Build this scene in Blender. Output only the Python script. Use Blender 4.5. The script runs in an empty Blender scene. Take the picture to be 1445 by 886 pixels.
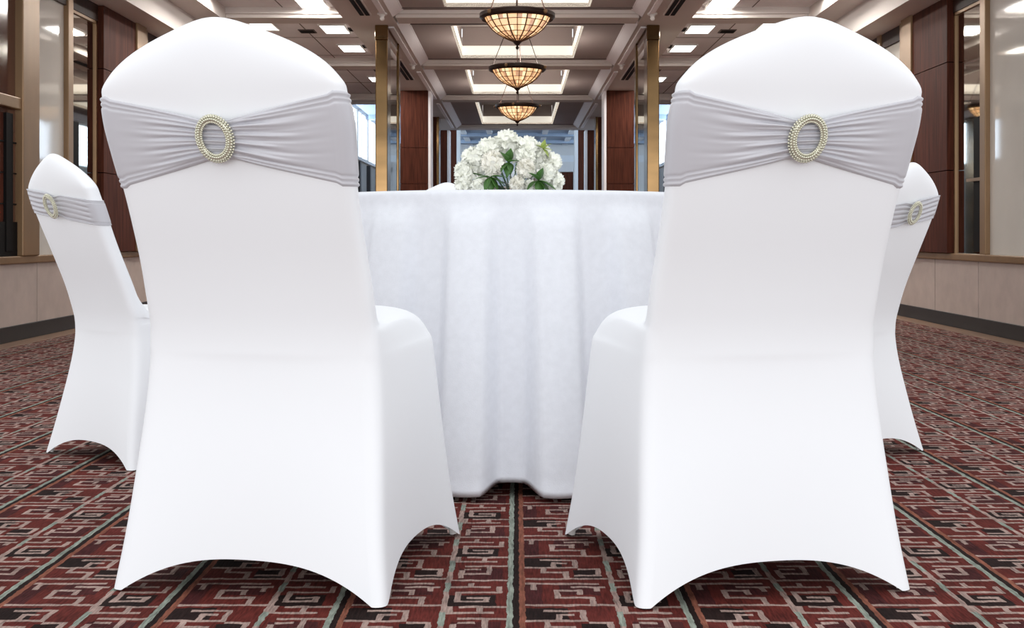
import bpy, bmesh, math, random
from mathutils import Vector, Matrix
random.seed(7)
SC = bpy.context.scene
COL = SC.collection
PI = math.pi

# ------------------------------------------------------------------ camera, world, exposure
W, H = 1445, 886
F = 1660.0                 # focal length in pixels
VX, VY = 730.0, 330.0      # vanishing point of the hall axis in the frame
EYE = 0.62
cam_d = bpy.data.cameras.new('camera')
cam = bpy.data.objects.new('camera', cam_d); COL.objects.link(cam)
cam.location = (0, 0, EYE); cam.rotation_euler = (PI/2, 0, 0)
cam_d.sensor_width = 36; cam_d.lens = F/W*36
cam_d.shift_x = -(VX-W/2)/W; cam_d.shift_y = -(H/2-VY)/W
cam_d.clip_start = 0.05; cam_d.clip_end = 200
SC.camera = cam
SC.view_settings.view_transform = 'Standard'; SC.view_settings.look = 'None'
SC.view_settings.exposure = 0.0; SC.view_settings.gamma = 1.0; SC.view_settings.use_curve_mapping = False
world = bpy.data.worlds.new('world'); SC.world = world; world.use_nodes = True
bg = world.node_tree.nodes['Background']
bg.inputs[0].default_value = (0.965, 0.98, 1.0, 1); bg.inputs[1].default_value = 1.14

def area_light(name, loc, rot, sx, sy, power, color):
    l = bpy.data.lights.new(name, 'AREA'); l.shape = 'RECTANGLE'; l.size = sx; l.size_y = sy
    l.energy = power; l.color = color
    o = bpy.data.objects.new(name, l); COL.objects.link(o); o.location = loc; o.rotation_euler = rot
    return o
# daylight entering through the tall side windows of the far end
for s in (-1, 1):
    area_light('window_daylight', (s*2.85, 24.0, 2.5), (0, s*PI/2, 0), 1.0, 9.0, 130, (0.62, 0.80, 1.0))

# added fill lamp behind the camera, brightens the chair backs
area_light('front_fill_light', (0, -5.5, 1.3), (PI/2, 0, 0), 7.0, 2.4, 210, (0.98, 0.99, 1.0))

# ------------------------------------------------------------------ materials
def M(name):
    m = bpy.data.materials.new(name); m.use_nodes = True
    return m, m.node_tree.nodes, m.node_tree.links, m.node_tree.nodes['Principled BSDF']

def plain(name, col, rough=0.5, metal=0.0, emis=None, es=0.0, noise=0.0, nscale=20.0, stretch=(1,1,1), bump=0.0, bscale=None, spec=None, coat=0.0):
    m, N, L, b = M(name)
    b.inputs['Base Color'].default_value = (*col, 1); b.inputs['Roughness'].default_value = rough
    b.inputs['Metallic'].default_value = metal
    if spec is not None: b.inputs['Specular IOR Level'].default_value = spec
    if coat: b.inputs['Coat Weight'].default_value = coat; b.inputs['Coat Roughness'].default_value = 0.04
    if emis:
        b.inputs['Emission Color'].default_value = (*emis, 1); b.inputs['Emission Strength'].default_value = es
    if noise or bump:
        tc = N.new('ShaderNodeTexCoord'); mp = N.new('ShaderNodeMapping'); mp.inputs['Scale'].default_value = stretch
        L.new(tc.outputs['Object'], mp.inputs[0])
    if noise:
        nz = N.new('ShaderNodeTexNoise'); nz.inputs['Scale'].default_value = nscale; nz.inputs['Detail'].default_value = 5
        L.new(mp.outputs[0], nz.inputs['Vector'])
        cr = N.new('ShaderNodeValToRGB')
        cr.color_ramp.elements[0].position = 0.3; cr.color_ramp.elements[1].position = 0.7
        cr.color_ramp.elements[0].color = (*[c*(1-noise) for c in col], 1)
        cr.color_ramp.elements[1].color = (*[min(1, c*(1+noise)) for c in col], 1)
        L.new(nz.outputs[0], cr.inputs[0]); L.new(cr.outputs[0], b.inputs['Base Color'])
    if bump:
        n2 = N.new('ShaderNodeTexNoise'); n2.inputs['Scale'].default_value = bscale or nscale; n2.inputs['Detail'].default_value = 3
        L.new(mp.outputs[0], n2.inputs['Vector'])
        bp = N.new('ShaderNodeBump'); bp.inputs['Strength'].default_value = bump; bp.inputs['Distance'].default_value = 0.002
        L.new(n2.outputs[0], bp.inputs['Height']); L.new(bp.outputs[0], b.inputs['Normal'])
    return m

def glow(name, col, strength):
    return plain(name, (0.8, 0.8, 0.8), 0.6, emis=col, es=strength)

SPANDEX = plain('white_spandex', (0.90, 0.918, 0.945), 0.6, spec=0.2)
SATIN = plain('silver_grey_satin', (0.575, 0.572, 0.61), 0.38, spec=0.35)
LINEN = plain('white_linen', (0.80, 0.82, 0.87), 0.8, noise=0.025, nscale=55, bump=0.25, bscale=420, spec=0.15)
PEARL = plain('champagne_rhinestone', (0.72, 0.71, 0.58), 0.22, metal=0.55)
STEEL = plain('dark_steel', (0.06, 0.06, 0.065), 0.4, metal=0.6)
CEIL = plain('taupe_ceiling', (0.38, 0.325, 0.305), 0.8, noise=0.05, nscale=1.3)
CEIL_LIT = plain('lightened_aisle_ceiling', (0.80, 0.77, 0.775), 0.85, noise=0.06, nscale=2.0)  # same ceiling over the aisles, colour lightened to replace missing light
CEIL_BEAM = plain('beam_paint', (0.64, 0.585, 0.55), 0.75, noise=0.04, nscale=1.0)
CEIL_STRIP = plain('lavender_white_moulding', (0.90, 0.88, 0.90), 0.5)  # on the beam strips, their lit look is put into this pale colour
CEIL_SEAM = plain('ceiling_groove', (0.12, 0.095, 0.09), 0.8)
COVE = glow('cove_lining', (1.0, 0.93, 0.78), 0.62)
BLUEC = plain('far_ceiling_daylight_tint', (0.30, 0.37, 0.48), 0.7)  # blue daylight on the far ceiling is put into its colour
BLUEB = plain('far_ceiling_beam_paint', (0.75, 0.78, 0.82), 0.7)
BRASS = plain('polished_brass', (0.175, 0.108, 0.05), 0.15, metal=1.0, noise=0.35, nscale=2.2, stretch=(.4, .4, 1.6))
BRONZE = plain('bronze_frame', (0.27, 0.165, 0.085), 0.38, metal=0.35, noise=0.15, nscale=6, stretch=(1, 1, .3))
MIRROR = plain('mirror_glass', (0.66, 0.64, 0.58), 0.03, metal=1.0)
MARBLE = plain('cream_backed_glass', (0.62, 0.59, 0.54), 0.05, noise=0.05, nscale=2.5, spec=0.3)
WOOD = plain('mahogany_veneer', (0.070, 0.020, 0.011), 0.55, spec=0.08, noise=0.42, nscale=9, stretch=(6, 6, 0.35))
WOOD_DARK = plain('dark_mahogany', (0.035, 0.016, 0.011), 0.5, spec=0.2, noise=0.35, nscale=9, stretch=(6, 6, .35))
WAINSCOT = plain('beige_wainscot', (0.44, 0.36, 0.32), 0.55, noise=0.08, nscale=9)
BASEB = plain('black_baseboard', (0.018, 0.014, 0.013), 0.5)
BORDER = plain('wood_floor_border', (0.20, 0.115, 0.07), 0.45, noise=0.3, nscale=8, stretch=(6, .4, 1))
WALLP = plain('warm_wall_paint', (0.36, 0.31, 0.27), 0.8)
WHITEW = plain('white_far_wall', (0.70, 0.70, 0.70), 0.8)
GREYP = plain('grey_dado', (0.34, 0.33, 0.31), 0.6)
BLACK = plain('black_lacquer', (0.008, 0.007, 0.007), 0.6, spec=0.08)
RED_REFLECTION = plain('red_reflection_glass', (0.085, 0.028, 0.018), 0.12, noise=0.3, nscale=3, stretch=(1, 1, .4))  # red-brown reflection is put into the glass colour
LAMP = glow('lamp_diffuser', (1.0, 0.985, 0.95), 5.0)
TRAYL = glow('tray_diffuser', (1.0, 0.97, 0.88), 1.7)
PANE = glow('daylight_pane', (0.86, 0.95, 1.0), 2.2)
WHITEM = plain('white_metal', (0.75, 0.74, 0.72), 0.4)
AMBER = [glow('amber_glass_pale', (1.0, 0.68, 0.34), 1.3), glow('amber_glass', (1.0, 0.52, 0.20), 1.0), glow('amber_glass_deep', (0.80, 0.32, 0.09), 0.6)]
LEAD = plain('dark_bronze_rim', (0.03, 0.014, 0.010), 0.4, metal=0.4)
PETAL = plain('white_petal', (0.95, 0.96, 0.88), 0.6, noise=0.05, nscale=30)
PETAL2 = plain('cream_petal', (0.93, 0.91, 0.83), 0.6, noise=0.06, nscale=30)
LEAF = plain('leaf_green', (0.055, 0.15, 0.025), 0.45, noise=0.35, nscale=25)
SPRIG = plain('lime_sprig', (0.38, 0.48, 0.12), 0.5, noise=0.2, nscale=25)
STEM = plain('stem_green', (0.07, 0.17, 0.04), 0.5)
PLY = plain('table_plywood', (0.25, 0.16, 0.09), 0.6)
m, N, L, b = M('clear_glass'); GLASS = m
b.inputs['Base Color'].default_value = (.97, .98, 1, 1); b.inputs['Roughness'].default_value = 0.02
b.inputs['Transmission Weight'].default_value = 1.0; b.inputs['IOR'].default_value = 1.45

def carpet_material():
    m, N, L, b = M('fret_carpet')
    NCOL, NROW, CW = 29, 30, 0.01
    g = [['R']*NCOL for _ in range(NROW)]
    def rc(c0, c1, r0, r1, ch):
        for r in range(r0, r1+1):
            for c in range(c0, c1+1): g[r % NROW][c % NCOL] = ch
    # dark grounds
    rc(3, 9, 9, 14, 'D'); rc(19, 26, 16, 21, 'D'); rc(9, 15, 22, 28, 'M'); rc(20, 27, 1, 7, 'M'); rc(3, 5, 17, 27, 'M')
    rc(12, 16, 2, 6, 'D')
    # cream frets
    def h(r, c0, c1, ch='C'): rc(c0, c1, r, r, ch)
    def v(c, r0, r1, ch='C'): rc(c, c, r0, r1, ch)
    h(1, 3, 17); v(10, 1, 5); h(5, 6, 10); v(6, 5, 8); h(8, 3, 12); v(12, 8, 13); h(13, 6, 12); h(11, 8, 10); v(8, 9, 11)
    h(3, 12, 16); v(16, 3, 7); h(7, 13, 16)
    h(16, 2, 17); v(14, 16, 20); h(20, 8, 14); v(8, 20, 24); h(24, 8, 12); v(12, 22, 24); h(28, 3, 15); v(4, 25, 28)
    h(26, 11, 16); v(15, 24, 26)
    h(0, 18, 28); h(4, 20, 25); v(25, 4, 9); v(20, 2, 6); h(9, 21, 28); h(7, 21, 23)
    h(12, 19, 26); v(19, 12, 15); h(15, 21, 28); v(24, 12, 14)
    h(18, 20, 25); v(20, 18, 23); h(23, 20, 27); v(25, 18, 20); h(20, 22, 25); v(27, 23, 26); h(26, 19, 25); v(22, 26, 28)
    # long lines
    v(18, 0, 29, 'C'); v(18, 6, 12, 'G'); v(18, 24, 28, 'G')
    v(0, 0, 29, 'G'); v(1, 0, 29, 'D'); v(2, 0, 29, 'T')
    cols = {'R': (0.098, 0.018, 0.014), 'M': (0.054, 0.013, 0.013), 'D': (0.016, 0.008, 0.007), 'C': (0.31, 0.22, 0.19), 'G': (0.23, 0.255, 0.215), 'T': (0.20, 0.072, 0.046)}
    tc = N.new('ShaderNodeTexCoord')
    nz = N.new('ShaderNodeTexNoise'); nz.inputs['Scale'].default_value = 38; nz.inputs['Detail'].default_value = 4
    L.new(tc.outputs['Object'], nz.inputs['Vector'])
    def math_(op, a, b_=None, v1=None):
        n = N.new('ShaderNodeMath'); n.operation = op
        if hasattr(a, 'links'): L.new(a, n.inputs[0])
        else: n.inputs[0].default_value = a
        if b_ is not None:
            if hasattr(b_, 'links'): L.new(b_, n.inputs[1])
            else: n.inputs[1].default_value = b_
        return n.outputs[0]
    sub = N.new('ShaderNodeVectorMath'); sub.operation = 'SUBTRACT'; L.new(nz.outputs['Color'], sub.inputs[0]); sub.inputs[1].default_value = (.5, .5, .5)
    sc_ = N.new('ShaderNodeVectorMath'); sc_.operation = 'MULTIPLY'; L.new(sub.outputs[0], sc_.inputs[0]); sc_.inputs[1].default_value = (.009, .013, 0)
    ad = N.new('ShaderNodeVectorMath'); ad.operation = 'ADD'; L.new(tc.outputs['Object'], ad.inputs[0]); L.new(sc_.outputs[0], ad.inputs[1])
    sp = N.new('ShaderNodeSeparateXYZ'); L.new(ad.outputs[0], sp.inputs[0])
    ux = math_('FRACT', math_('ADD', math_('DIVIDE', sp.outputs[0], NCOL*CW), 100.06))
    vy = math_('FRACT', math_('ADD', math_('DIVIDE', sp.outputs[1], NROW*CW), 100.0))
    cur = None
    for r in range(NROW):
        cr = N.new('ShaderNodeValToRGB'); cr.color_ramp.interpolation = 'CONSTANT'
        runs = []
        for c in range(NCOL):
            if not runs or runs[-1][1] != g[r][c]: runs.append((c, g[r][c]))
        e = cr.color_ramp.elements
        e[0].position = 0; e[0].color = (*cols[runs[0][1]], 1)
        if len(runs) > 1:
            e[1].position = runs[1][0]/NCOL; e[1].color = (*cols[runs[1][1]], 1)
            for c, ch in runs[2:]:
                x = e.new(c/NCOL); x.color = (*cols[ch], 1)
        L.new(ux, cr.inputs[0])
        if cur is None: cur = cr.outputs[0]
        else:
            st = math_('GREATER_THAN', vy, r/NROW)
            mx = N.new('ShaderNodeMix'); mx.data_type = 'RGBA'
            L.new(st, mx.inputs[0]); L.new(cur, mx.inputs[6]); L.new(cr.outputs[0], mx.inputs[7]); cur = mx.outputs[2]
    # woven streaks and worn patches
    mp = N.new('ShaderNodeMapping'); mp.inputs['Scale'].default_value = (260, 30, 1); L.new(tc.outputs['Object'], mp.inputs[0])
    n2 = N.new('ShaderNodeTexNoise'); n2.inputs['Scale'].default_value = 1; n2.inputs['Detail'].default_value = 3; L.new(mp.outputs[0], n2.inputs['Vector'])
    n3 = N.new('ShaderNodeTexNoise'); n3.inputs['Scale'].default_value = 14; n3.inputs['Detail'].default_value = 4; L.new(tc.outputs['Object'], n3.inputs['Vector'])
    k = math_('ADD', math_('ADD', math_('MULTIPLY', n2.outputs[0], 1.9), math_('MULTIPLY', n3.outputs[0], 1.3)), -0.55)
    vm = N.new('ShaderNodeVectorMath'); vm.operation = 'SCALE'; L.new(cur, vm.inputs[0]); L.new(k, vm.inputs['Scale'])
    L.new(vm.outputs[0], b.inputs['Base Color'])
    b.inputs['Roughness'].default_value = 0.92; b.inputs['Specular IOR Level'].default_value = 0.1
    bp = N.new('ShaderNodeBump'); bp.inputs['Strength'].default_value = 0.5; bp.inputs['Distance'].default_value = 0.003
    L.new(n2.outputs[0], bp.inputs['Height']); L.new(bp.outputs[0], b.inputs['Normal'])
    return m
CARPET = carpet_material()

# ------------------------------------------------------------------ helpers
def box(bm, x0, x1, y0, y1, z0, z1, mi=0):
    v = [bm.verts.new(p) for p in ((x0,y0,z0),(x1,y0,z0),(x1,y1,z0),(x0,y1,z0),(x0,y0,z1),(x1,y0,z1),(x1,y1,z1),(x0,y1,z1))]
    fs = [bm.faces.new([v[i] for i in q]) for q in ((3,2,1,0),(4,5,6,7),(0,1,5,4),(1,2,6,5),(2,3,7,6),(3,0,4,7))]
    for f in fs: f.material_index = mi
    return fs

def sbox(bm, s, x0, x1, y0, y1, z0, z1, mi=0):
    a, b_ = sorted((s*x0, s*x1)); return box(bm, a, b_, y0, y1, z0, z1, mi)

def prism(bm, poly, y0, y1, mi=0):
    """poly in the xz plane, extruded along y"""
    a = [bm.verts.new((x, y0, z)) for x, z in poly]; c = [bm.verts.new((x, y1, z)) for x, z in poly]
    n = len(poly)
    fs = [bm.faces.new(a), bm.faces.new(c[::-1])]
    for i in range(n): fs.append(bm.faces.new((a[i], a[(i+1) % n], c[(i+1) % n], c[i])))
    for f in fs: f.material_index = mi

def tube(bm, pts, r, n=8, cap=True, mi=0):
    pts = [Vector(p) for p in pts]; rings = []
    rs = r if isinstance(r, (list, tuple)) else [r]*len(pts)
    for i, p in enumerate(pts):
        t = (pts[min(i+1, len(pts)-1)] - pts[max(i-1, 0)]).normalized()
        u = t.cross(Vector((0, 0, 1)))
        if u.length < 1e-3: u = t.cross(Vector((0, 1, 0)))
        u.normalize(); w = t.cross(u)
        rings.append([bm.verts.new(p + (u*math.cos(2*PI*k/n) + w*math.sin(2*PI*k/n))*rs[i]) for k in range(n)])
    for a, c in zip(rings, rings[1:]):
        for k in range(n):
            f = bm.faces.new((a[k], a[(k+1) % n], c[(k+1) % n], c[k])); f.material_index = mi
    if cap: bm.faces.new(rings[0][::-1]); bm.faces.new(rings[-1])

def lathe(bm, prof, n=32, mi=0, c=(0, 0)):
    rings = []
    for r, z in prof:
        if r < 1e-5: rings.append([bm.verts.new((c[0], c[1], z))])
        else: rings.append([bm.verts.new((c[0]+r*math.cos(2*PI*k/n), c[1]+r*math.sin(2*PI*k/n), z)) for k in range(n)])
    for a, d in zip(rings, rings[1:]):
        for k in range(n):
            if len(a) == 1 and len(d) == 1: continue
            if len(a) == 1: f = bm.faces.new((a[0], d[(k+1) % n], d[k]))
            elif len(d) == 1: f = bm.faces.new((a[k], a[(k+1) % n], d[0]))
            else: f = bm.faces.new((a[k], a[(k+1) % n], d[(k+1) % n], d[k]))
            f.material_index = mi

def obj(name, bm, mats, parent=None, smooth=False, bevel=0.0, angle=None):
    bmesh.ops.recalc_face_normals(bm, faces=bm.faces[:])
    me = bpy.data.meshes.new(name); bm.to_mesh(me); bm.free()
    for m_ in (mats if isinstance(mats, (list, tuple)) else [mats]): me.materials.append(m_)
    if smooth:
        for p in me.polygons: p.use_smooth = True
        if angle: me.set_sharp_from_angle(angle=angle)
    o = bpy.data.objects.new(name, me); COL.objects.link(o)
    if parent: o.parent = parent
    if bevel:
        md = o.modifiers.new('bevel', 'BEVEL'); md.width = bevel; md.segments = 2; md.limit_method = 'ANGLE'
    return o

def tag(o, label=None, cat=None, group=None, kind=None):
    if label: o['label'] = label
    if cat: o['category'] = cat
    if group: o['group'] = group
    if kind: o['kind'] = kind
    return o

def thing(name, label, cat, loc=(0, 0, 0), rz=0.0, group=None):
    o = bpy.data.objects.new(name, None); COL.objects.link(o); o.empty_display_size = 0.1
    o.location = loc; o.rotation_euler = (0, 0, rz)
    return tag(o, label, cat, group)

def struct(name, bm, mats, parent=None, **k):
    o = obj(name, bm, mats, parent, **k)
    if not parent: o['kind'] = 'structure'
    return o

def dup(root, loc, rz, label, group=None, scale=None):
    r = root.copy(); COL.objects.link(r); r.location = loc; r.rotation_euler = (0, 0, rz); r['label'] = label
    if group: r['group'] = group
    if scale: r.scale = (scale,)*3
    for ch in list(root.children):
        c = ch.copy(); COL.objects.link(c); c.parent = r
        for g in ch.children:
            d = g.copy(); COL.objects.link(d); d.parent = c
    return r

def at(px, py, d):
    return Vector(((px-VX)*d/F, d, EYE+(VY-py)*d/F))

def interp(t, x):
    if x <= t[0][0]: return t[0][1]
    for (a, p), (c, q) in zip(t, t[1:]):
        if x <= c:
            u = (x-a)/(c-a); return p + (q-p)*u
    return t[-1][1]

def smooth_interp(t, x):
    """Catmull-Rom through a table"""
    n = len(t)
    if x <= t[0][0]: return t[0][1]
    if x >= t[-1][0]: return t[-1][1]
    i = max(j for j in range(n-1) if t[j][0] <= x)
    x0, y0 = t[i]; x1, y1 = t[i+1]
    m0 = (y1 - t[i-1][1])/(x1 - t[i-1][0]) if i > 0 else (y1-y0)/(x1-x0)
    m1 = (t[i+2][1]-y0)/(t[i+2][0]-x0) if i+2 < n else (y1-y0)/(x1-x0)
    h = x1-x0; u = (x-x0)/h
    return (2*u**3-3*u**2+1)*y0 + (u**3-2*u**2+u)*h*m0 + (-2*u**3+3*u**2)*y1 + (u**3-u**2)*h*m1

HB = 1.83                      # underside of the ceiling beams above the eye
ZB, ZP, ZA = EYE+HB, EYE+1.89, EYE+1.915
WX = 2.97                      # side walls

# ------------------------------------------------------------------ floor
bm = bmesh.new(); box(bm, -WX-.1, WX+.1, -3.0, 31, -0.1, -0.008)
struct('floor', bm, BORDER)
bm = bmesh.new(); box(bm, -2.76, 2.76, -2.8, 29.5, -0.008, 0.0)
struct('carpet', bm, CARPET)

# ------------------------------------------------------------------ side walls
def wood_panel(bm, s, d0, d1, z0, z1, xin, seams=(1.0, 1.62)):
    zs = [z0]+[z for z in seams if z0 < z < z1]+[z1]
    for a, c in zip(zs, zs[1:]):
        sbox(bm, s, xin, WX, d0, d1, a+.002, c-.004)

def side_wall(s, start):
    side = 'left' if s < 0 else 'right'
    bm = bmesh.new(); sbox(bm, s, WX, WX+.12, 5.2, 30.2, -.1, 3.3)
    wall = struct('wall_'+side, bm, WALLP)
    # wainscot with seams, sill and baseboard
    bm = bmesh.new(); d = 5.2; off = 0.0 if s < 0 else 0.3
    edges = [5.2, 5.75-off*.5+.0, 6.46+off*.5, 7.2+off, 7.92+off*1.2]
    while edges[-1] < 17: edges.append(edges[-1]+.78)
    for a, c in zip(edges, edges[1:]): sbox(bm, s, WX-.03, WX, a+.004, c-.004, .075, .45)
    obj('wainscot', bm, WAINSCOT, wall)
    bm = bmesh.new(); sbox(bm, s, WX-.05, WX, 5.2, 17, .445, .49)
    obj('sill', bm, BRONZE, wall, bevel=.006)
    bm = bmesh.new(); sbox(bm, s, WX-.035, WX, 5.2, 30, -.008, .085)
    o = struct('baseboard_'+side, bm, BASEB, bevel=.004)
    # repeated bays: glass, post, mirror, timber pilaster, post
    bm_m, bm_p, bm_w, bm_h = bmesh.new(), bmesh.new(), bmesh.new(), bmesh.new()
    Z0, ZT, ZS = .49, 2.11, 2.225
    a = start; n = 0
    words = ['nearest the camera', 'in the second bay', 'in the third bay', 'in the fourth bay', 'in the farthest bay']
    while a < 15.5:
        g0, g1, m1, w1, p1 = a, a+.50, a+.58+.50, a+.58+1.19, a+.58+1.55
        if s > 0: g0 = a - (.9 if n == 0 else 0)
        sbox(bm_m, s, WX-.012, WX, g0, g1, Z0, ZT)
        sbox(bm_p, s, WX-.045, WX, g1, g1+.085, Z0, ZS)
        mr = thing('wall_mirror', 'tall bronze-edged mirror strip on the %s wall %s' % (side, words[min(n, 4)]), 'mirror', (s*(WX-.012), (g1+m1)/2, Z0))
        b2 = bmesh.new(); sbox(b2, s, 0, .012, g1+.085-(g1+m1)/2, m1-(g1+m1)/2, 0, ZT-Z0); obj('mirror_glass', b2, MIRROR, mr)
        b2 = bmesh.new(); hh = (m1-g1)/2
        sbox(b2, s, -.012, .0, hh-.02, hh, 0, ZT-Z0); sbox(b2, s, -.012, 0, -hh+.085, hh, ZT-Z0-.02, ZT-Z0); obj('frame', b2, BRONZE, mr)
        if n == 0:  # black strip and bar painted onto the glass in place of a dark reflection
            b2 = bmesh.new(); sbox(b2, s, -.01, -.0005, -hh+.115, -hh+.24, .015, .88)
            obj('painted_reflection', b2, BLACK, mr)
            b2 = bmesh.new(); sbox(b2, s, -.02, -.01, -hh+.1, -hh+.34, .47, .49); obj('reflected_bar', b2, BRONZE, mr)
        wood_panel(bm_w, s, m1, w1, Z0, ZS, WX-.07, seams=(1.05, 1.78))
        sbox(bm_p, s, WX-.085, WX, w1, w1+.22, Z0, ZS); sbox(bm_p, s, WX-.05, WX, w1+.22, p1, Z0, ZS)
        sbox(bm_h, s, WX-.03, WX, g0, m1, ZT, ZS)
        a = p1; n += 1
    obj('glass_panel', bm_m, MARBLE, wall); obj('frame_post', bm_p, BRONZE, wall, bevel=.004)
    obj('timber_panel', bm_w, WOOD, wall); obj('timber_header', bm_h, WOOD_DARK, wall)
    # stepped soffit along the wall
    bm = bmesh.new()
    sbox(bm, s, 2.69, WX+.1, 5.2, 16.6, 2.225, 2.42); sbox(bm, s, 2.466, WX+.1, 5.2, 16.6, 2.42, 2.56)
    struct('trim_%d' % (1 if s < 0 else 2), bm, CEIL_BEAM)
    return wall

wl = side_wall(-1, 7.17)
wr = side_wall(1, 6.86)

# near left glazed opening with crossbar
bm = bmesh.new()
w1 = thing('window_1', 'glazed opening with painted red-brown reflection and bronze crossbar at the left edge', 'window', (-WX, 6.5, .49)); w1['kind'] = 'structure'
box(bm, -.0, .012, -.9, .45, 0, 1.735); obj('pane', bm, RED_REFLECTION, w1)
bm = bmesh.new(); box(bm, -.0, .06, .43, .67, 0, 1.735); box(bm, 0, .05, -.9, .43, .86, .93); box(bm, 0, .05, -.9, .43, 1.70, 1.735)
obj('window_frame', bm, BRONZE, w1, bevel=.006)
bm = bmesh.new(); box(bm, .012, .03, .27, .36, .03, .83); box(bm, .012, .025, -.9, .43, 0, .2)  # upright black strip stands in for the post in the reflection
for k in range(3): box(bm, .012, .02, -.9, .43, .3+.18*k, .308+.18*k)
obj('black_strips', bm, BLACK, w1)

# far tall windows with daylight
wn = 2
for s in (-1, 1):
    d = 17.2
    for k in range(8):
        w = thing('window_%d' % wn, 'tall daylit window pane', 'window', (s*WX, d+.7, 2.03)); w['kind'] = 'structure'; wn += 1
        bm = bmesh.new(); sbox(bm, s, -.012, 0, -.68, .68, 0, .96); obj('pane', bm, PANE, w)
        bm = bmesh.new(); sbox(bm, s, -.05, 0, -.72, -.66, -.04, 1.0); sbox(bm, s, -.05, 0, .66, .72, -.04, 1.0)
        sbox(bm, s, -.05, 0, -.66, .66, -.04, 0.02); sbox(bm, s, -.05, 0, -.66, .66, .94, 1.0); sbox(bm, s, -.03, 0, -.02, .02, 0, .95)
        obj('window_frame', bm, WHITEM, w)
        d += 1.46
    bm = bmesh.new(); d = 17.2
    while d < 29:
        sbox(bm, s, WX-.03, WX, d+.08, d+1.38, .1, 1.95); d += 1.46
    obj('dado_panel', bm, GREYP, wl if s < 0 else wr)
    bm = bmesh.new(); d = 17.2
    while d < 29:
        sbox(bm, s, WX-.1, WX, d-.09, d+.07, .0, 1.95); d += 1.46
    obj('dark_post', bm, STEEL, wl if s < 0 else wr)

# far wall and door
bm = bmesh.new(); box(bm, -WX-.1, WX+.1, 30, 30.2, -.1, 3.3)
wb = struct('wall_back', bm, WHITEW)
bm = bmesh.new(); box(bm, -2.9, 2.9, 29.97, 30, 2.45, 2.62); obj('cornice', bm, BLUEB, wb)
dr = thing('door_1', 'brown timber door in white frame', 'door', (1.21, 29.95, 0)); dr['kind'] = 'structure'
bm = bmesh.new(); box(bm, -.21, .21, -.03, .05, 0, 2.19)
for z0, z1 in ((.2, .95), (1.1, 2.05)): box(bm, -.15, .15, -.04, -.03, z0, z1)
obj('leaf', bm, WOOD, dr)
bm = bmesh.new(); box(bm, -.30, -.215, -.06, .05, 0, 2.3); box(bm, .215, .30, -.06, .05, 0, 2.3); box(bm, -.30, .30, -.06, .05, 2.2, 2.45); obj('door_frame', bm, WHITEW, dr)

# ------------------------------------------------------------------ ceiling
BEAMS = [7.1, 9.96, 12.82, 16.07, 20.39]
bm = bmesh.new()
NX = 1.03; TX = 0.59; TZ = EYE+2.22
for i in range(4):
    d0, d1 = BEAMS[i]+.28, BEAMS[i+1]
    t0, t1 = BEAMS[i]+.74, BEAMS[i+1]-.18
    box(bm, -NX, NX, d0, t0, ZP, ZP+.03); box(bm, -NX, NX, t1, d1, ZP, ZP+.03)
    box(bm, -NX, -TX, t0, t1, ZP, ZP+.03); box(bm, TX, NX, t0, t1, ZP, ZP+.03)
    box(bm, -TX-.1, TX+.1, t0-.1, t1+.1, TZ, TZ+.03)                       # top of the raised tray
    for x0, x1, y0, y1 in ((-TX-.03, -TX-.01, t0, t1), (TX+.01, TX+.03, t0, t1), (-TX, TX, t0-.03, t0-.01), (-TX, TX, t1+.01, t1+.03)):
        box(bm, x0, x1, y0, y1, ZP+.13, TZ)
    for x in (-.98, .98):                                                   # panel mouldings
        box(bm, x-.012, x+.012, t0-.1, t1+.05, ZP-.008, ZP, 1)
    box(bm, -.98, .98, t1+.04, t1+.06, ZP-.006, ZP, 1); box(bm, -.98, .98, t0-.12, t0-.1, ZP-.006, ZP, 1)
# aisle ceilings
for s in (-1, 1):
    sbox(bm, s, 1.48, 2.47, 6.6, 16.6, ZA, ZA+.05, 2)
    for k in range(10): sbox(bm, s, 1.48, 2.47, 6.9+k*1.14, 6.91+k*1.14, ZA-.003, ZA, 1)
    for x in (1.98,): sbox(bm, s, x, x+.008, 6.6, 16.6, ZA-.003, ZA, 1)
struct('ceiling', bm, [CEIL, CEIL_SEAM, CEIL_LIT])
bm = bmesh.new(); box(bm, -WX-.1, WX+.1, 20.7, 30.2, EYE+2.28, EYE+2.36)
for s in (-1, 1): sbox(bm, s, 1.5, WX+.1, 16.6, 20.7, EYE+2.45, EYE+2.5)
for x in (-1.2, -.62, .62, 1.2): box(bm, x-.06, x+.06, 20.8, 29.9, EYE+2.24, EYE+2.28, 1)
for d in (22.5, 24.5, 26.5, 28.5): box(bm, -2.9, 2.9, d, d+.3, EYE+2.2, EYE+2.28, 0)
o = struct('ceiling_far', bm, [BLUEC, BLUEB]); o.name = 'ceiling.001'
# lit cove linings
bm = bmesh.new()
for i in range(4):
    t0, t1 = BEAMS[i]+.74, BEAMS[i+1]-.18
    box(bm, -TX-.015, -TX, t0, t1, ZP, ZP+.13); box(bm, TX, TX+.015, t0, t1, ZP, ZP+.13)
    box(bm, -TX, TX, t0-.015, t0, ZP, ZP+.13); box(bm, -TX, TX, t1, t1+.015, ZP, ZP+.13)
struct('trim_3', bm, COVE)
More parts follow.
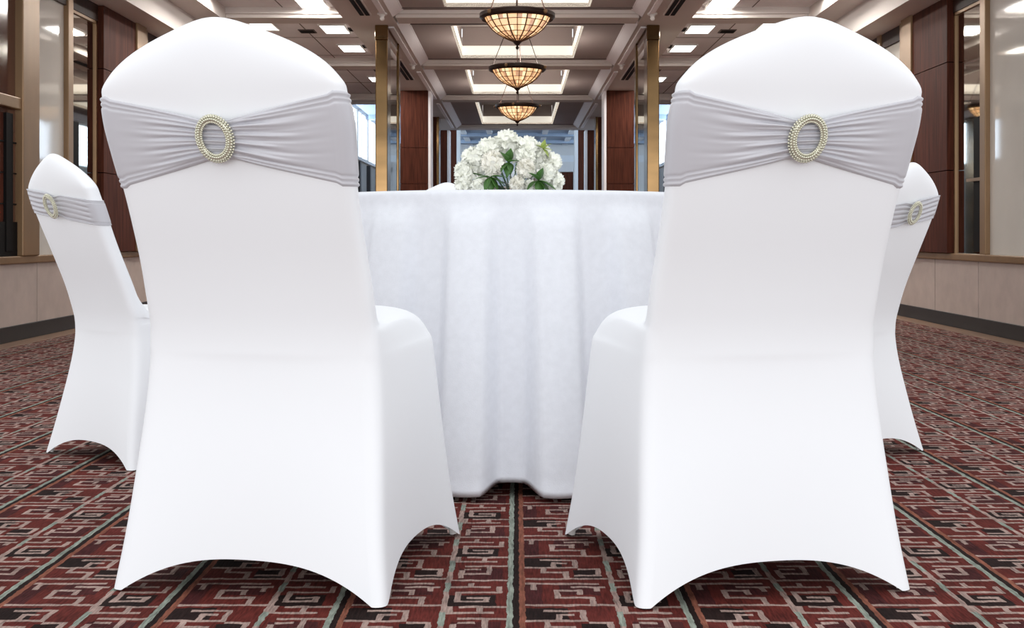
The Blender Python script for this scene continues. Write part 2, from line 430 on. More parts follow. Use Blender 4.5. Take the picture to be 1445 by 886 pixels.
# cross beams
bm = bmesh.new()
for i, d in enumerate(BEAMS):
    box(bm, -NX, NX, d, d+.28, ZB, ZP+.25)
    for x0, x1 in ((-NX, NX),):
        box(bm, x0, x1, d-.03, d, ZB+.028, ZP+.02); box(bm, x0, x1, d+.28, d+.31, ZB+.03, ZP+.02)
    if d < 17:
        for s in (-1, 1):
            sbox(bm, s, 1.48, 2.47, d, d+.28, ZB, ZA+.04); sbox(bm, s, 1.48, 2.47, d-.03, d, ZB+.03, ZA+.02)
for s in (-1, 1): sbox(bm, s, 1.48, WX+.1, 16.4, 16.65, ZB, EYE+2.5)
box(bm, -1.5, 1.5, 20.67, 20.75, ZB, EYE+2.4)
struct('trim_4', bm, CEIL_BEAM)
# long beams over the colonnades
bm = bmesh.new()
for s in (-1, 1):
    sbox(bm, s, NX+.02, 1.48, 6.6, 20.7, ZB, ZA+.15)
struct('trim_5', bm, CEIL_BEAM)
bm = bmesh.new()
for s in (-1, 1):
    for i in range(4):
        y0, y1 = BEAMS[i]+.33, BEAMS[i+1]-.05
        pts = [(s*1.05, ZB-.004), (s*(NX-.07), ZP-.002), (s*1.05, ZP)]
        if s > 0: pts = pts[::-1]
        prism(bm, pts, y0, y1)
        sbox(bm, s, 1.09, 1.135, y0+.1, y1-.1, ZB-.012, ZB)
struct('trim_6', bm, CEIL_STRIP)

# ------------------------------------------------------------------ columns
def column_fin(s, d0, d1, x0, x1):
    side = 'left' if s < 0 else 'right'
    bm = bmesh.new()
    sbox(bm, s, x0, x1, d0, d0+.06, 0, ZB-.13)
    sbox(bm, s, x0-.004, x1+.004, d0-.004, d0+.07, ZB-.13, ZB)            # capital
    sbox(bm, s, x0, x1, d1-.12, d1, 0, ZB); sbox(bm, s, x0+.01, x1, d0+.06, d1-.12, ZB-.08, ZB); sbox(bm, s, x0+.02, x1-.0, d0+.06, d1-.12, 0, .1)
    c = struct('column', bm, BRASS, bevel=.006); 
    bm = bmesh.new(); sbox(bm, s, x0+.012, x1-.01, d0+.3, d1-.12, .1, ZB-.08); obj('mirror_panel', bm, MIRROR, c)
    bm = bmesh.new(); sbox(bm, s, x0+.004, x1-.01, d0+.06, d0+.3, .1, ZB-.08); obj('brass_panel', bm, BRASS, c)
    return c

def column_wood(s, d0, dep, x0, x1, edge=.03, top=ZB, mat=WOOD, edge_mat=None):
    bm = bmesh.new(); zs = [0, .75, 1.26, 1.72, top]
    for a, c in zip(zs, zs[1:]): sbox(bm, s, x0+edge, x1, d0, d0+dep, a+.004, c-.004)
    sbox(bm, s, x0+edge+.01, x1-.01, d0+.01, d0+dep-.01, 0, top)
    col = struct('column', bm, mat)
    bm = bmesh.new(); sbox(bm, s, x0, x0+edge, d0-.01, d0+dep+.01, 0, top); obj('edge_trim', bm, edge_mat or CEIL_STRIP, col)
    return col
for s in (-1, 1):
    column_fin(s, 10.3, 11.42, 1.137, 1.243)
    column_wood(s, 15.0, .40, 1.105, 1.49)
    column_wood(s, 18.4, .35, 1.225, 1.41, edge=.035, edge_mat=BRASS)
    column_wood(s, 20.75, .35, 1.195, 1.36, edge=.04)
    column_wood(s, 25.2, .4, 1.23, 1.47, edge=.07, top=EYE+2.24, edge_mat=WHITEW)

# ------------------------------------------------------------------ chandeliers
def make_chandelier(label):
    R = .262
    t = thing('chandelier', label, 'chandelier', (0, 8.65, EYE+1.35), 0, 'bowl chandeliers along the nave')
    zr = .245           # rim height over the tip of the finial
    prof = [(R*.93, zr), (R*.84, zr-.045), (R*.71, zr-.088), (R*.55, zr-.122), (R*.36, zr-.150), (R*.2, zr-.168), (.03, zr-.178)]
    bm = bmesh.new(); n = 40
    rings = [[bm.verts.new((r*math.cos(2*PI*k/n), r*math.sin(2*PI*k/n), z)) for k in range(n)] for r, z in prof]
    rnd = random.Random(3)
    for j, (a, c) in enumerate(zip(rings, rings[1:])):
        for k in range(n):
            f = bm.faces.new((a[k], a[(k+1) % n], c[(k+1) % n], c[k]))
            f.material_index = rnd.choice((0, 0, 1, 1, 1, 2)) if j < 4 else rnd.choice((1, 1, 2))
    obj('glass_bowl', bm, AMBER, t)
    bm = bmesh.new()
    for k in range(20):
        a = 2*PI*(k+.0)/20
        tube(bm, [(r*1.006*math.cos(a), r*1.006*math.sin(a), z-.002) for r, z in prof], .0034 if k % 2 else .0055, 5)
    for j in (1, 2, 3, 4, 5):
        r, z = prof[j]
        tube(bm, [(r*1.005*math.cos(2*PI*k/40), r*1.005*math.sin(2*PI*k/40), z) for k in range(41)], .003, 5, cap=False)
    obj('lead_lattice', bm, plainLEAD, t)
    bm = bmesh.new(); lathe(bm, [(R*.90, zr-.010), (R*1.0, zr-.022), (R*1.06, zr-.004), (R*1.06, zr+.022), (R*.98, zr+.032), (R*.90, zr+.024), (R*.90, zr-.010)], 48)
    obj('rim', bm, LEAD, t, smooth=True, angle=.6)
    bm = bmesh.new(); lathe(bm, [(0, zr-.245), (.008, zr-.238), (.014, zr-.226), (.006, zr-.212), (.022, zr-.198), (.034, zr-.182), (.024, zr-.170), (0, zr-.170)], 16)
    obj('finial', bm, LEAD, t, smooth=True, angle=.6)
    bm = bmesh.new()
    for k in range(3):
        a = 2*PI*k/3+.5
        tube(bm, [(R*.97*math.cos(a), R*.97*math.sin(a), zr+.03), (.02*math.cos(a), .02*math.sin(a), TZ-EYE-1.35-.04)], .004, 6)
    tube(bm, [(0, 0, zr-.17), (0, 0, TZ-EYE-1.35-.04)], .004, 6)
    lathe(bm, [(0, TZ-EYE-1.35), (.06, TZ-EYE-1.35), (.06, TZ-EYE-1.35-.03), (.02, TZ-EYE-1.35-.06), (0, TZ-EYE-1.35-.06)], 20)
    obj('hanger', bm, LEAD, t)
    for k in range(4):
        a = PI/4+PI/2*k; c = Vector((R*1.09*math.cos(a), R*1.09*math.sin(a), zr+.006)); bm = bmesh.new()
        bmesh.ops.create_uvsphere(bm, u_segments=10, v_segments=8, radius=.016, matrix=Matrix.Translation(c))
        obj('rim_ornament', bm, BRONZE, t, smooth=True)
    return t
plainLEAD = plain('lead_came', (0.10, 0.045, 0.02), 0.5)
ch = make_chandelier('largest amber glass bowl chandelier, topmost and nearest of the row')
for d, lab in ((11.4, 'amber bowl chandelier, middle one of the visible row'), (14.75, 'smallest and farthest amber bowl chandelier just above the flowers')):
    dup(ch, (0, d, EYE+1.35), d, lab)
for d in (8.65, 11.4, 14.75):
    l = bpy.data.lights.new('chandelier_lamp', 'POINT'); l.energy = 34; l.color = (1, .91, .83); l.shadow_soft_size = .10
    o = bpy.data.objects.new('chandelier_lamp', l); COL.objects.link(o); o.location = (0, d, EYE+1.55)

def spill(loc, power, sx, sy, color=(1, .97, .92)):
    l = bpy.data.lights.new('downlight_lamp', 'AREA'); l.shape = 'RECTANGLE'; l.size = sx; l.size_y = sy; l.energy = power; l.color = color
    o = bpy.data.objects.new('downlight_lamp', l); COL.objects.link(o); o.location = loc
# ------------------------------------------------------------------ ceiling lights, vents, spots
def make_light(w, ln, mat, name, label, group):
    t = thing(name, label, 'ceiling light', (0, 0, 0), 0, group)
    bm = bmesh.new()
    for x0, x1, y0, y1 in ((-w/2-.015, -w/2, -ln/2-.015, ln/2+.015), (w/2, w/2+.015, -ln/2-.015, ln/2+.015), (-w/2, w/2, -ln/2-.015, -ln/2), (-w/2, w/2, ln/2, ln/2+.015)):
        box(bm, x0, x1, y0, y1, -.015, 0)
    obj('frame', bm, WHITEM, t)
    bm = bmesh.new(); box(bm, -w/2, w/2, -ln/2, ln/2, -.010, -.002); obj('diffuser', bm, mat, t)
    return t
pos = [8.55, 9.72, 10.96, 12.09, 13.25, 14.5]
words = ['above the frame', 'cut by the top edge', 'second from the top', 'third from the top', 'fourth, beside the brass column', 'behind the brass column']
first = None
for s in (-1, 1):
    for d, wd in zip(pos, words):
        lab = 'small square white downlight over the %s aisle, %s' % ('left' if s < 0 else 'right', wd)
        loc = (s*1.70, d, ZA)
        spill((s*1.70, d, ZA-.03), 14, .2, .4)
        if first is None: first = make_light(.22, .42, LAMP, 'downlight', lab, 'white downlights over the aisles'); first.location = loc
        else: dup(first, loc, 0, lab)
first = None
for s in (-1, 1):
    for d, wd in ((9.05, 'nearer, by the top edge'), (10.55, 'farther, peeking over the chair back')):
        lab = 'wide pale lit ceiling panel beside the %s soffit, %s' % ('left' if s < 0 else 'right', wd)
        loc = (s*2.325, d, ZA)
        spill((s*2.325, d, ZA-.03), 12, .2, .8)
        if first is None: first = make_light(.20, .9, TRAYL, 'light_panel', lab, 'lit ceiling panels by the soffits'); first.location = loc
        else: dup(first, loc, 0, lab)
first = None
for s in (-1, 1):
    for d, wd in ((8.2, 'by the top edge'), (12.3, 'behind the brass column')):
        lab = 'black double slot air vent on the %s long beam, %s' % ('left' if s < 0 else 'right', wd)
        loc = (s*1.265, d, ZB)
        if first is None:
            first = thing('slot_vent', lab, 'vent', loc, 0, 'slot vents in the long beams')
            bm = bmesh.new(); box(bm, -.05, .05, 0, 1.6, -.012, 0); obj('vent_frame', bm, CEIL_BEAM, first)
            for x in (-.024, .024):
                bm = bmesh.new(); box(bm, x-.017, x+.017, .03, 1.57, -.018, -.010); obj('slot', bm, BLACK, first)
        else: dup(first, loc, 0, lab)
first = None
for s in (-1, 1):
    for x, d, wd in ((1.98, 11.1, 'near the second downlight'), (1.55, 11.0, 'beside the long beam'), (1.6, 13.75, 'beyond the downlights'), (1.62, 12.0, 'between two downlights')):
        lab = 'small dark ceiling grille over the %s aisle %s' % ('left' if s < 0 else 'right', wd)
        loc = (s*x, d, ZA)
        if first is None:
            first = thing('ceiling_grille', lab, 'vent', loc, 0, 'small grilles in the aisle ceilings')
            bm = bmesh.new(); box(bm, -.075, .075, -.09, .09, -.008, 0); obj('plate', bm, CEIL_SEAM, first)
            bm = bmesh.new()
            for k in range(4): box(bm, -.065, .065, -.075+.042*k, -.06+.042*k, -.012, -.008)
            obj('slat', bm, BLACK, first)
        else: dup(first, loc, 0, lab)
first = None
for s in (-1, 1):
    for d, wd in ((9.75, 'over the brass column'), (12.65, 'where the second cross beam meets the long beam')):
        lab = 'small white ceiling spot on the %s %s' % ('left' if s < 0 else 'right', wd)
        loc = (s*1.12, d, ZB)
        if first is None:
            first = thing('ceiling_spot', lab, 'spotlight', loc, 0, 'little spots on the long beams')
            bm = bmesh.new(); lathe(bm, [(0, 0), (.04, 0), (.042, -.012), (.025, -.02), (.02, -.03), (0, -.03)], 16); obj('mount', bm, WHITEM, first, smooth=True, angle=.6)
            bm = bmesh.new(); bmesh.ops.create_uvsphere(bm, u_segments=14, v_segments=10, radius=.02, matrix=Matrix.Translation((0, 0, -.045))); obj('bulb', bm, plain('spot_bulb', (.85, .83, .8), .25), first, smooth=True)
        else: dup(first, loc, 0, lab)

# ------------------------------------------------------------------ chairs
T_W0 = [(0, .250), (.1, .238), (.2, .231), (.3, .224), (.39, .218), (.46, .214), (.54, .210), (.62, .208), (.69, .2085), (.75, .213), (.80, .216), (.85, .213)]
T_W = T_W0
T_Y = [(0, 0), (.1, .018), (.2, .036), (.3, .052), (.40, .058), (.47, .048), (.56, .018), (.66, -.026), (.76, -.068), (.85, -.102), (.92, -.124), (.98, -.142)]
T_TOP = [(0, .968), (.12, .965), (.24, .957), (.42, .943), (.58, .929), (.72, .914), (.82, .900), (.90, .885), (.96, .869), (.99, .860), (1.0, .853)]
TH = .055
NR, NC, NS = 30, 5, 14

def loop(wr_, wf, y0, y1, rr, rf, bulge=0.0, pin=0.0):
    """closed cross-section; returns (x, y, side, s) with s in -1..1 along each side"""
    C = [Vector((-wr_, y0)), Vector((wr_, y0)), Vector((wf, y1)), Vector((-wf, y1))]
    R = [rr, rr, rf, rf]; out = []
    for i in range(4):
        A, B = C[i], C[(i+1) % 4]; D = C[(i+2) % 4]
        e = (B-A); ln = e.length; e = e/ln
        p0 = A + e*min(R[i], ln*.49); p1 = B - e*min(R[(i+1) % 4], ln*.49)
        nrm = Vector((e.y, -e.x))          # outward
        n = NR if i in (0, 2) else NS
        for k in range(n+1):
            u = k/n; u = .5-.5*math.cos(PI*u) if i in (0, 2) else u
            s = 2*u-1; p = p0.lerp(p1, u)
            off = (bulge if i == 0 else 0.0)*(1-s*s) - pin*(1-abs(s)**2.2)
            p = p + nrm*off
            out.append((p.x, p.y, i, s))
        e2 = (D-B).normalized(); q = B + e2*min(R[(i+1) % 4], (D-B).length*.49)
        for k in range(1, NC):
            u = k/NC; p = p1*(1-u)**2 + B*2*u*(1-u) + q*u*u
            out.append((p.x, p.y, 10+i, 1))
    return out

def back_section(z):
    w = smooth_interp(T_W, z); y0 = smooth_interp(T_Y, z)
    return loop(w, w-.004, y0, y0+TH, TH*.45, TH*.45, bulge=.008)

def make_cover_bm(wk=1.0):
    bm = bmesh.new(); rings = []; dk = 1.0 if wk == 1 else .73
    # skirt
    for t in (0, .015, .04, .1, .18, .28, .4, .52, .64, .76, .88, 1.0):
        zc = .40*t
        w = smooth_interp(T_W, zc); y0 = smooth_interp(T_Y, zc)
        wf = interp([(0, .248), (.1, .236), (.2, .228), (.3, .222), (.4, .216)], zc)*(1-(1-wk)*.5*t); y1 = dk*interp([(0, .51), (.1, .497), (.2, .487), (.3, .478), (.4, .470)], zc)
        rr = .022 + .012*t; rf = .024 + .055*t
        pts = loop(w, wf, y0, y1, rr, rf, bulge=.006*t, pin=.02*(1-t)**2)
        ring = []
        for x, y, sd, s in pts:
            arch = (.060 if sd in (0, 2) else .058)*(1-abs(s)**2.6) if sd < 10 else 0.0
            hz = .003+arch
            ring.append(bm.verts.new((x, y, hz + (.40-hz)*t)))
        rings.append(ring)
    # seat cushion roll and top
    seat = [(.467, .418, .408, .214), (.458, .440, .416, .210), (.440, .459, .424, .205), (.412, .472, .431, .200), (.37, .480, .438, .197), (.31, .483, .444, .196), (.24, .482, .450, .196), (.18, .480, .457, .197), (.145, .479, .466, .199), (.125, .487, .480, .200)]
    for y1, zf, zr, wf in seat:
        w = smooth_interp(T_W, zr); y0 = smooth_interp(T_Y, zr); wf *= .5+.5*wk; y1 = .125+(y1-.125)*dk
        pts = loop(w, wf, y0, y1, .03, min(.08, (y1-y0)*.42), bulge=.008)
        ring = []
        for x, y, sd, s in pts:
            k = max(0, min(1, (y-y0)/(y1-y0))); k = k**.45
            z = zr + (zf-zr)*k
            if y1 < .46*dk+.03*(1-dk): z -= .024*k*(abs(x)/w)**6
            ring.append(bm.verts.new((x, y, z)))
        rings.append(ring)
    for z in (.515, .54, .57, .60, .64, .68, .72, .755, .79, .82, .85):
        rings.append([bm.verts.new((x, y, z)) for x, y, sd, s in back_section(z)])
    # dome of the back
    base = back_section(.85); wb = smooth_interp(T_W, .85)
    for t in (.12, .25, .38, .5, .62, .73, .82, .89, .94, .975, .995):
        ring = []; th = max(.0, (1-t**2.6))**.55
        for x, y, sd, s in base:
            xn = min(1, abs(x)/wb); zt = smooth_interp(T_TOP, xn)
            z = .85 + (zt-.85)*t
            yc = smooth_interp(T_Y, z)+TH*.5
            yy = yc + (y - (smooth_interp(T_Y, .85)+TH*.5))*th
            ring.append(bm.verts.new((x*(1-.008*t*t), yy, z)))
        rings.append(ring)
    for a, c in zip(rings, rings[1:]):
        n = len(a)
        for k in range(n): bm.faces.new((a[k], a[(k+1) % n], c[(k+1) % n], c[k]))
    top = rings[-1]
    # close the ridge: rear points 0..NR face the front points reversed
    f0 = NR+1+(NC-1)+NS+1+(NC-1)
    rear = list(range(0, NR+1)); front = [f0+NR-k for k in range(NR+1)]
    for k in range(NR): bm.faces.new((top[rear[k]], top[rear[k+1]], top[front[k+1]], top[front[k]]))
    bm.faces.new([top[k] for k in range(NR, f0+1)])
    bm.faces.new([top[k] for k in range(f0+NR, len(top))]+[top[0]])
    return bm

Z_SE0, Z_SE1, Z_SC0, Z_SC1 = .697, .846, .742, .803
def make_sash_bm(pinched, mirror, tilt=0.0, seed=1):
    rnd = random.Random(seed)
    bm = bmesh.new(); NV = 56; rows = []
    nf = [rnd.uniform(0, 6.28) for _ in range(6)]
    w75 = smooth_interp(T_W, .77)
    base = back_section(.77); n = len(base)
    # denser sampling across the rear face
    idx = []
    for k in range(n):
        idx.append((k, 0))
        if base[k][2] == 0 and base[(k+1) % n][2] == 0:
            for q in range(1, 4): idx.append((k, q/4))
    for v_i in range(NV+1):
        v = v_i/NV; ring = []
        cache = {}
        for k, fr in idx:
            b0, b1 = base[k], base[(k+1) % n]
            x = b0[0]+(b1[0]-b0[0])*fr; sd = b0[2]
            u = max(-1, min(1, x/w75)); au = abs(u)
            z0, z1 = Z_SE0, Z_SE1
            off = .0035
            if pinched:
                if sd == 0:
                    f = min(1, max(0, (au-.10)/.90)); f = f**.92
                    z0 = Z_SC0+(Z_SE0-Z_SC0)*f; z1 = Z_SC1+(Z_SE1-Z_SC1)*f
                    decay = math.exp(-((au-.08)/.40)**2) if au > .08 else 1.0
                    uu = u*(-1 if mirror else 1)
                    ph = v*5.6*PI*2*.5 + .9*math.sin(2.2*uu+nf[0]) + .5*math.sin(5*uu+nf[1])
                    rid = abs(math.sin(ph))**.7 + .45*abs(math.sin(ph*1.9+nf[2]+uu*2.5))
                    off += .0105*decay*rid*min(1, 6*min(v, 1-v)+.25)
                    off += .004*decay
                    # two long soft folds that run out further
                    for vc, wd, ex in ((.30+.10*uu, .035, .75), (.62-.06*uu, .03, .7), (.82, .025, .9)):
                        off -= .0045*math.exp(-((v-vc)/wd)**2)*max(0, 1-au/ex)
            else:
                if sd == 0:
                    g = 1-.22*math.exp(-(u/.13)**2)
                    zc = (ZB0+ZB1)/2; z0 = zc-(zc-ZB0)*g; z1 = zc+(ZB1-zc)*g
                    off += .006*abs(math.sin(v*5*PI + .6*math.sin(4*u+nf[3])+nf[0]))*(.6+.4*math.sin(3*u+nf[1]))
                else: z0, z1 = ZB0, ZB1
            for hv in (.055, .11, .89, .945):                             # stitched hem lines
                off -= .0022*math.exp(-((v-hv)/.012)**2)
            z = z0+(z1-z0)*v + tilt*u
            if v_i in (0, NV): off -= .0035
            key = round(z, 4)
            if key not in cache: cache[key] = back_section(z)
            s0, s1 = cache[key][k], cache[key][(k+1) % n]
            p = Vector((s0[0]+(s1[0]-s0[0])*fr, s0[1]+(s1[1]-s0[1])*fr))
            pr = cache[key][(k-1) % n] if fr == 0 else s0
            tg = Vector((s1[0]-pr[0], s1[1]-pr[1])); 
            if tg.length < 1e-9: tg = Vector((1, 0))
            tg.normalize(); nr = Vector((tg.y, -tg.x))
            p = p+nr*off
            ring.append(bm.verts.new((p.x, p.y, z)))
        rows.append(ring)
    for a, c in zip(rows, rows[1:]):
        m_ = len(a)
        for k in range(m_): bm.faces.new((a[k], a[(k+1) % m_], c[(k+1) % m_], c[k]))
    return bm

def make_buckle_bm(pinched=True):
    bm = bmesh.new()
    rx, rz = .0258, .0300; zc = (Z_SC0+Z_SC1)/2 if pinched else (ZB0+ZB1)/2; n = 64
    y0 = smooth_interp(T_Y, zc)-.008-.024; lean = (smooth_interp(T_Y, zc+.05)-smooth_interp(T_Y, zc-.05))/.1
    def P(a, r, o): 
        x = (rx+r)*math.cos(a); z = (rz+r)*math.sin(a); return Vector((x, y0+lean*z-o, zc+z))
    tube(bm, [P(2*PI*k/n, 0, 0) for k in range(n+1)], .0048, 8, cap=False)
    for j, (r, o) in enumerate(((-.0042, .0030), (0, .0052), (.0042, .0030), (.0066, -.0005))):
        m_ = 46
        for k in range(m_):
            a = 2*PI*(k+.5*(j % 2))/m_
            bmesh.ops.create_icosphere(bm, subdivisions=1, radius=.0024, matrix=Matrix.Translation(P(a, r, o)))
    return bm

cover_me = {}
ZB0, ZB1 = .766, .842
def make_chair(label, loc, rz, pinched=True, mirror=False, scale=1.0, tilt=0.0, group=None, seed=1, buckle=PEARL):
    global T_W
    wk = 1.0 if pinched else .82
    T_W = [(z_, w_*(1 if z_ == 0 else wk if z_ > .35 else 1-(1-wk)*z_/.39)) for z_, w_ in T_W0]
    t = thing('banquet_chair', label, 'chair', loc, rz, group); t.scale = (scale,)*3
    if wk not in cover_me:
        c = obj('chair_cover', make_cover_bm(wk), SPANDEX, t, smooth=True); cover_me[wk] = c.data
    else:
        c = bpy.data.objects.new('chair_cover', cover_me[wk]); COL.objects.link(c); c.parent = t
    md = c.modifiers.new('subdivision', 'SUBSURF'); md.levels = 1; md.render_levels = 1
    sash = obj('sash', make_sash_bm(pinched, mirror, tilt, seed), SATIN, t, smooth=True)
    tag(sash, 'silver grey satin sash')
    b_ = obj('buckle', make_buckle_bm(pinched), buckle, sash, smooth=True)
    tag(b_, 'oval rhinestone buckle')
    # steel legs standing inside the four corners of the cover
    for sx in (-1, 1):
        for y0, y1 in ((.016, .105), (.492*(1 if pinched else .73), .430*(1 if pinched else .73))):
            bm = bmesh.new(); tube(bm, [(sx*.234, y0, .004), (sx*.188*wk, y1, .40)], .008, 8); obj('leg', bm, WHITEM, t)
    return t

# local frame: rear legs on y = 0, chair faces +y; origin at the middle of the rear edge
G = 'white covered banquet chairs around the table'
make_chair('large white covered chair with grey bow sash, in front on the left', (-.4635, 1.99, 0), -math.radians(12.1), group=G)
make_chair('large white covered chair with grey bow sash, in front on the right', (.443, 1.985, 0), math.radians(12.1), mirror=True, group=G, seed=1)
a = math.radians(51); S = .862
fl = Vector((-1.338, 3.33, 0)); p = Vector((math.sin(a), -math.cos(a), 0))
make_chair('small white chair with flat grey band, behind the left front chair', fl + p*.245*S, a-PI/2, pinched=False, scale=S, tilt=-.022, group=G, seed=3)
fr = Vector((1.164, 3.36, 0)); p = Vector((-math.sin(a), -math.cos(a), 0))
make_chair('small white chair with flat grey band, behind the right front chair', fr + p*.245*.84, PI/2-a, pinched=False, mirror=True, scale=.84, tilt=.025, group=G, seed=4)
make_chair('white chair across the table, only its top showing left of flowers', (-.295, 4.78, 0), PI*.985, pinched=False, scale=.862, group=G, seed=5)

# ------------------------------------------------------------------ table and cloth
TC = (-.014, 3.395); TR = .56; TZT = .721
t = thing('round_table', 'round banquet table hidden under the white cloth', 'table', (TC[0], TC[1], 0))
bm = bmesh.new(); lathe(bm, [(0, TZT-.03), (TR-.005, TZT-.03), (TR, TZT-.02), (TR, TZT-.005), (TR-.006, TZT), (0, TZT)], 64); obj('tabletop', bm, PLY, t)
for k in range(4):
    aa = PI/4+PI/2*k; bm = bmesh.new(); tube(bm, [(.5*math.cos(aa), .5*math.sin(aa), .003), (.45*math.cos(aa), .45*math.sin(aa), TZT-.03)], .016, 10); obj('leg', bm, STEEL, t)
bm = bmesh.new(); n = 528; rings = []
NF = 17
def cloth(th, tt):
    """tt 0 at the table edge .. 1 at the hem"""
    a_ = th + PI/2
    env = max(0, min(1, tt))**.5*min(1, (tt/.09)**1.3)
    ph = NF*a_ + .35*math.sin(3*a_)
    f = (.5+.5*math.cos(ph))                       # 1 in a valley, 0 on a ridge
    am = .8+.2*math.cos(3*a_)
    q_ = max(0, min(1, (f-.30)/.55)); val = .75*q_*q_*(3-2*q_) + .25*f
    r = TR+.006 + .035*tt + env*.088*(1-val*am) + .012*env*math.sin(5*a_+.6)
    hem = .012 + .020*val
    z = TZT-.008 - (TZT-.008-hem)*tt
    return r, z
for r in (0.001, .2, .35, .45, .51, TR-.010):
    rings.append([(TC[0]+r*math.cos(2*PI*k/n), TC[1]+r*math.sin(2*PI*k/n), TZT+.006) for k in range(n)])
for q in range(1, 6):
    aa = PI/2*q/5; rr = TR-.008+.014*math.sin(aa); zz = TZT-.008+.014*math.cos(aa)
    rings.append([(TC[0]+rr*math.cos(2*PI*k/n), TC[1]+rr*math.sin(2*PI*k/n), zz) for k in range(n)])
tts = [.01, .02, .03, .045]+[.06+.94*i/44 for i in range(45)]+[1.01]
for tt in tts:
    ring = []
    for k in range(n):
        th = 2*PI*k/n; r, z = cloth(th, min(1, tt))
        if .975 < tt <= 1: r += .004
        if tt > 1: r -= .004; z += .012
        r += .0022*math.exp(-((tt-.33)/.006)**2) - .0012*math.exp(-((tt-.035)/.012)**2)
        ring.append((TC[0]+r*math.cos(th), TC[1]+r*math.sin(th), z))
    rings.append(ring)
vr = [[bm.verts.new(p_) for p_ in rg] for rg in rings]
for a_, c_ in zip(vr, vr[1:]):
    for k in range(n): bm.faces.new((a_[k], a_[(k+1) % n], c_[(k+1) % n], c_[k]))
bm.faces.new(vr[0])
o = obj('tablecloth', bm, LINEN, None, smooth=True)
tag(o, 'white floor-length round tablecloth with soft vertical folds between the chairs', 'tablecloth')

# ------------------------------------------------------------------ centrepiece
ZT = TZT+.0085; FD = TC[1]
v = thing('glass_vase', 'low clear glass bowl vase holding the white flowers', 'vase', (TC[0], FD, ZT))
bm = bmesh.new(); lathe(bm, [(0, 0), (.045, 0), (.062, .012), (.076, .045), (.072, .075), (.069, .075), (.072, .045), (.058, .016), (0, .012)], 24)
obj('bowl', bm, GLASS, v, smooth=True, angle=.7)

def bloom_bm(seed, npet=90, ruffle=.22):
    rnd = random.Random(seed); bm = bmesh.new()
    for i in range(npet):
        f = (i+.5)/npet; ph = math.acos(1-1.62*f); th = i*2.399963 + rnd.uniform(-.3, .3)
        nrm = Vector((math.sin(ph)*math.cos(th), math.sin(ph)*math.sin(th), math.cos(ph)))
        up = Vector((0, 0, 1)); e1 = nrm.cross(up)
        if e1.length < .05: e1 = Vector((1, 0, 0))
        e1.normalize(); e2 = e1.cross(nrm); 
        tw = rnd.uniform(0, 6.28); e1, e2 = e1*math.cos(tw)+e2*math.sin(tw), e2*math.cos(tw)-e1*math.sin(tw)
        w_ = rnd.uniform(.22, .33); ln = rnd.uniform(.30, .42)
        rt = rnd.uniform(.84, 1.0); c = nrm*rt*.72
        tiltv = (nrm*.75+e2*.66).normalized(); nu, nv = 4, 3; grid = []
        for j in range(nv+1):
            row = []
            for k in range(nu+1):
                a_ = (k/nu-.5)*2; b_ = j/nv
                p_ = c + e1*a_*w_*math.sin(PI*(.25+.6*b_)) + tiltv*b_*ln + nrm*(.10*a_*a_*b_) + nrm*ruffle*.25*math.sin(5*a_+i)*b_*b_
                row.append(bm.verts.new(p_))
            grid.append(row)
        for j in range(nv):
            for k in range(nu): bm.faces.new((grid[j][k], grid[j][k+1], grid[j+1][k+1], grid[j+1][k]))
    bmesh.ops.create_icosphere(bm, subdivisions=2, radius=.70)
    return bm
bl_me = []
for sd, mt in ((1, PETAL), (2, PETAL), (3, PETAL2)):
    o = obj('bloom', bloom_bm(sd), mt, None, smooth=True); bl_me.append(o.data); bpy.data.objects.remove(o)
FLW = [  # crop x, crop y (620..850 x 140..280 at 6.28), depth offset, radius px, mesh, label
 (600, 385, -.01, 118, 0, 'white bloom at the very crown of the table bouquet'),
 (440, 450, -.02, 108, 1, 'white bloom left of the crown bloom of the bouquet'),
 (300, 525, -.01, 108, 0, 'white bloom on the upper left shoulder of the bouquet'),
 (235, 640, -.01, 100, 1, 'white bloom at the far left edge of the bouquet'),
 (475, 572, -.075, 112, 2, 'round creamy bloom left of the central green leaf'),
 (770, 440, -.02, 112, 1, 'white bloom right of the crown bloom of the bouquet'),
 (760, 520, -.055, 92, 0, 'white bloom above the creamy centre right bloom'),
 (890, 480, -.0, 100, 0, 'white bloom below the lime sprig on upper right'),
 (985, 560, .0, 96, 1, 'white bloom on the right shoulder of the bouquet'),
 (765, 612, -.085, 88, 2, 'creamy bloom right of the central green leaf'),
 (940, 650, -.055, 86, 1, 'white bloom above the dark leaves on lower right'),
 (1020, 725, -.02, 92, 0, 'white bloom at the far right edge of the bouquet'),
 (225, 745, -.02, 92, 0, 'white bloom lowest at the left, touching the table'),
 (370, 770, -.06, 88, 1, 'white bloom low on the left before the stems'),
 (690, 745, -.095, 72, 2, 'small pale bloom low at the centre of the bouquet'),
 (800, 785, -.08, 72, 1, 'small pale bloom low, left of the dark leaves'),
 (520, 470, .10, 105, 1, 'bloom hidden at the back, behind crown on left'),
 (700, 470, .11, 105, 0, 'bloom hidden at the back, behind crown on right'),
 (360, 620, .10, 100, 0, 'bloom hidden at the back on the left'),
 (880, 620, .10, 100, 1, 'bloom hidden at the back on the right'),
]
rnd = random.Random(11)
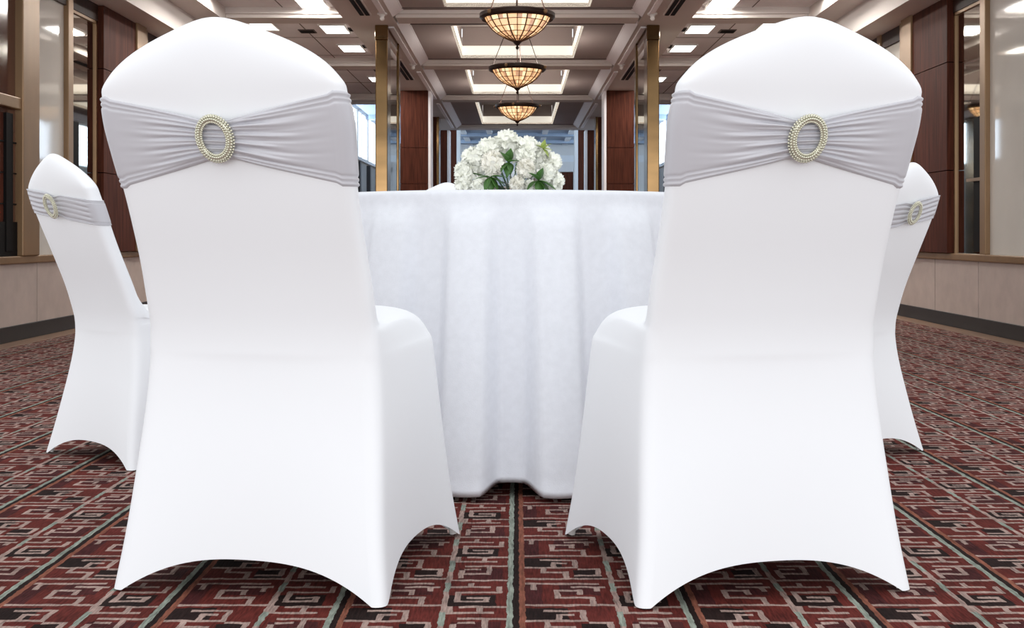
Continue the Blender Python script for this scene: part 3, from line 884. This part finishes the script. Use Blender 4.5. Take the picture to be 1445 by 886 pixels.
for cx, cy, dz, rp, mi, lab in FLW:
    p_ = at(620+cx/6.28, 140+cy/6.28, FD+dz); r = rp/6.28*(FD+dz)/F
    if p_.z-r*.85 < ZT: p_.z = ZT+r*.85
    root = thing('white_flower', lab, 'flower', p_, 0, 'white blooms in the centrepiece')
    o = bpy.data.objects.new('bloom', bl_me[mi]); COL.objects.link(o); o.parent = root; o.scale = (r, r, r)
    out = Vector((p_.x-TC[0], p_.y-FD, p_.z-(ZT+.06)))
    q = Vector((0, 0, 1)).rotation_difference(out.normalized()); o.rotation_euler = (q.to_matrix() @ Matrix.Rotation(rnd.uniform(0, 6), 3, 'Z')).to_euler()
    bm = bmesh.new(); e = Vector((TC[0]+out.x*.18, FD+out.y*.18, ZT+.02)) - p_
    tube(bm, [(0, 0, 0), e*.5+Vector((0, 0, .012)), e], .0022, 6); obj('stem', bm, STEM, root, smooth=True)

def leaf_bm(ln, w_, curl=.25):
    bm = bmesh.new(); n_ = 8; L_, C_, R_ = [], [], []
    for k in range(n_+1):
        u = k/n_; ww = w_*math.sin(PI*min(1, u**.8*1.0))*(1-.2*u)+.0004; x = ln*u; z = -curl*ln*u*u
        C_.append(bm.verts.new((x, 0, z))); L_.append(bm.verts.new((x, ww, z+ww*.3))); R_.append(bm.verts.new((x, -ww, z+ww*.3)))
    for k in range(n_):
        bm.faces.new((C_[k], C_[k+1], L_[k+1], L_[k])); bm.faces.new((C_[k], R_[k], R_[k+1], C_[k+1]))
    return bm
def leaves(lab, base, specs, mat, cat='leaf sprig'):
    root = thing('leaf_sprig', lab, cat, base)
    for (dx, dy, dzz, ln, w_, mx) in specs:
        o = obj('leaf', leaf_bm(ln, w_), mat, root, smooth=True)
        md = o.modifiers.new('solid', 'SOLIDIFY'); md.thickness = .0006
        d_ = Vector((dx, dy, dzz)).normalized(); q = d_.to_track_quat('X', 'Z'); o.rotation_euler = q.to_euler(); o.location = Vector((dx, dy, dzz))*mx
    bm = bmesh.new(); tube(bm, [(0, .01, 0), (Vector((TC[0], FD, ZT+.03))-Vector(base))*.9], .0016, 6); obj('stem', bm, STEM, root, smooth=True)
leaves('dark green leaves in the gap at the centre of the bouquet', at(620+612/6.28, 140+560/6.28, FD-.085), [(.1, -.35, 1, .045, .014, .0), (-.35, -.3, .7, .04, .013, 0), (.5, -.4, .2, .04, .012, 0), (-.1, -.5, -.8, .045, .013, 0), (-.5, -.5, -.4, .04, .012, 0), (.3, -.5, -.8, .035, .012, 0)], LEAF)
leaves('dark green leaves low on the right of the bouquet', at(620+880/6.28, 140+720/6.28, FD-.10), [(1, -.3, -.3, .06, .016, 0), (.8, -.4, -.75, .055, .016, 0), (-.5, -.5, .6, .045, .012, 0), (.2, -.5, 1, .045, .012, 0), (.1, -.5, -.8, .05, .015, 0), (-.6, -.4, -.3, .05, .014, 0)], LEAF)
leaves('dark green leaves low on the left above the stems', at(620+450/6.28, 140+690/6.28, FD-.10), [(-1, -.3, .1, .045, .012, 0), (1, -.3, .2, .05, .012, 0), (.6, -.4, -.7, .05, .012, 0), (-.4, -.5, -.8, .05, .012, 0), (.1, -.5, -1, .05, .013, 0), (1, -.3, -.3, .05, .012, 0)], LEAF)
leaves('lime green sprig standing out at the upper right of the bouquet', at(620+920/6.28, 140+440/6.28, FD-.03), [(.1, -.3, 1, .03, .008, 0), (.7, -.3, .7, .028, .008, 0), (1, -.4, .1, .028, .008, 0), (-.7, -.3, .6, .026, .007, 0), (.6, -.5, -.6, .03, .008, 0), (.3, -.7, .3, .02, .007, 0)], SPRIG)
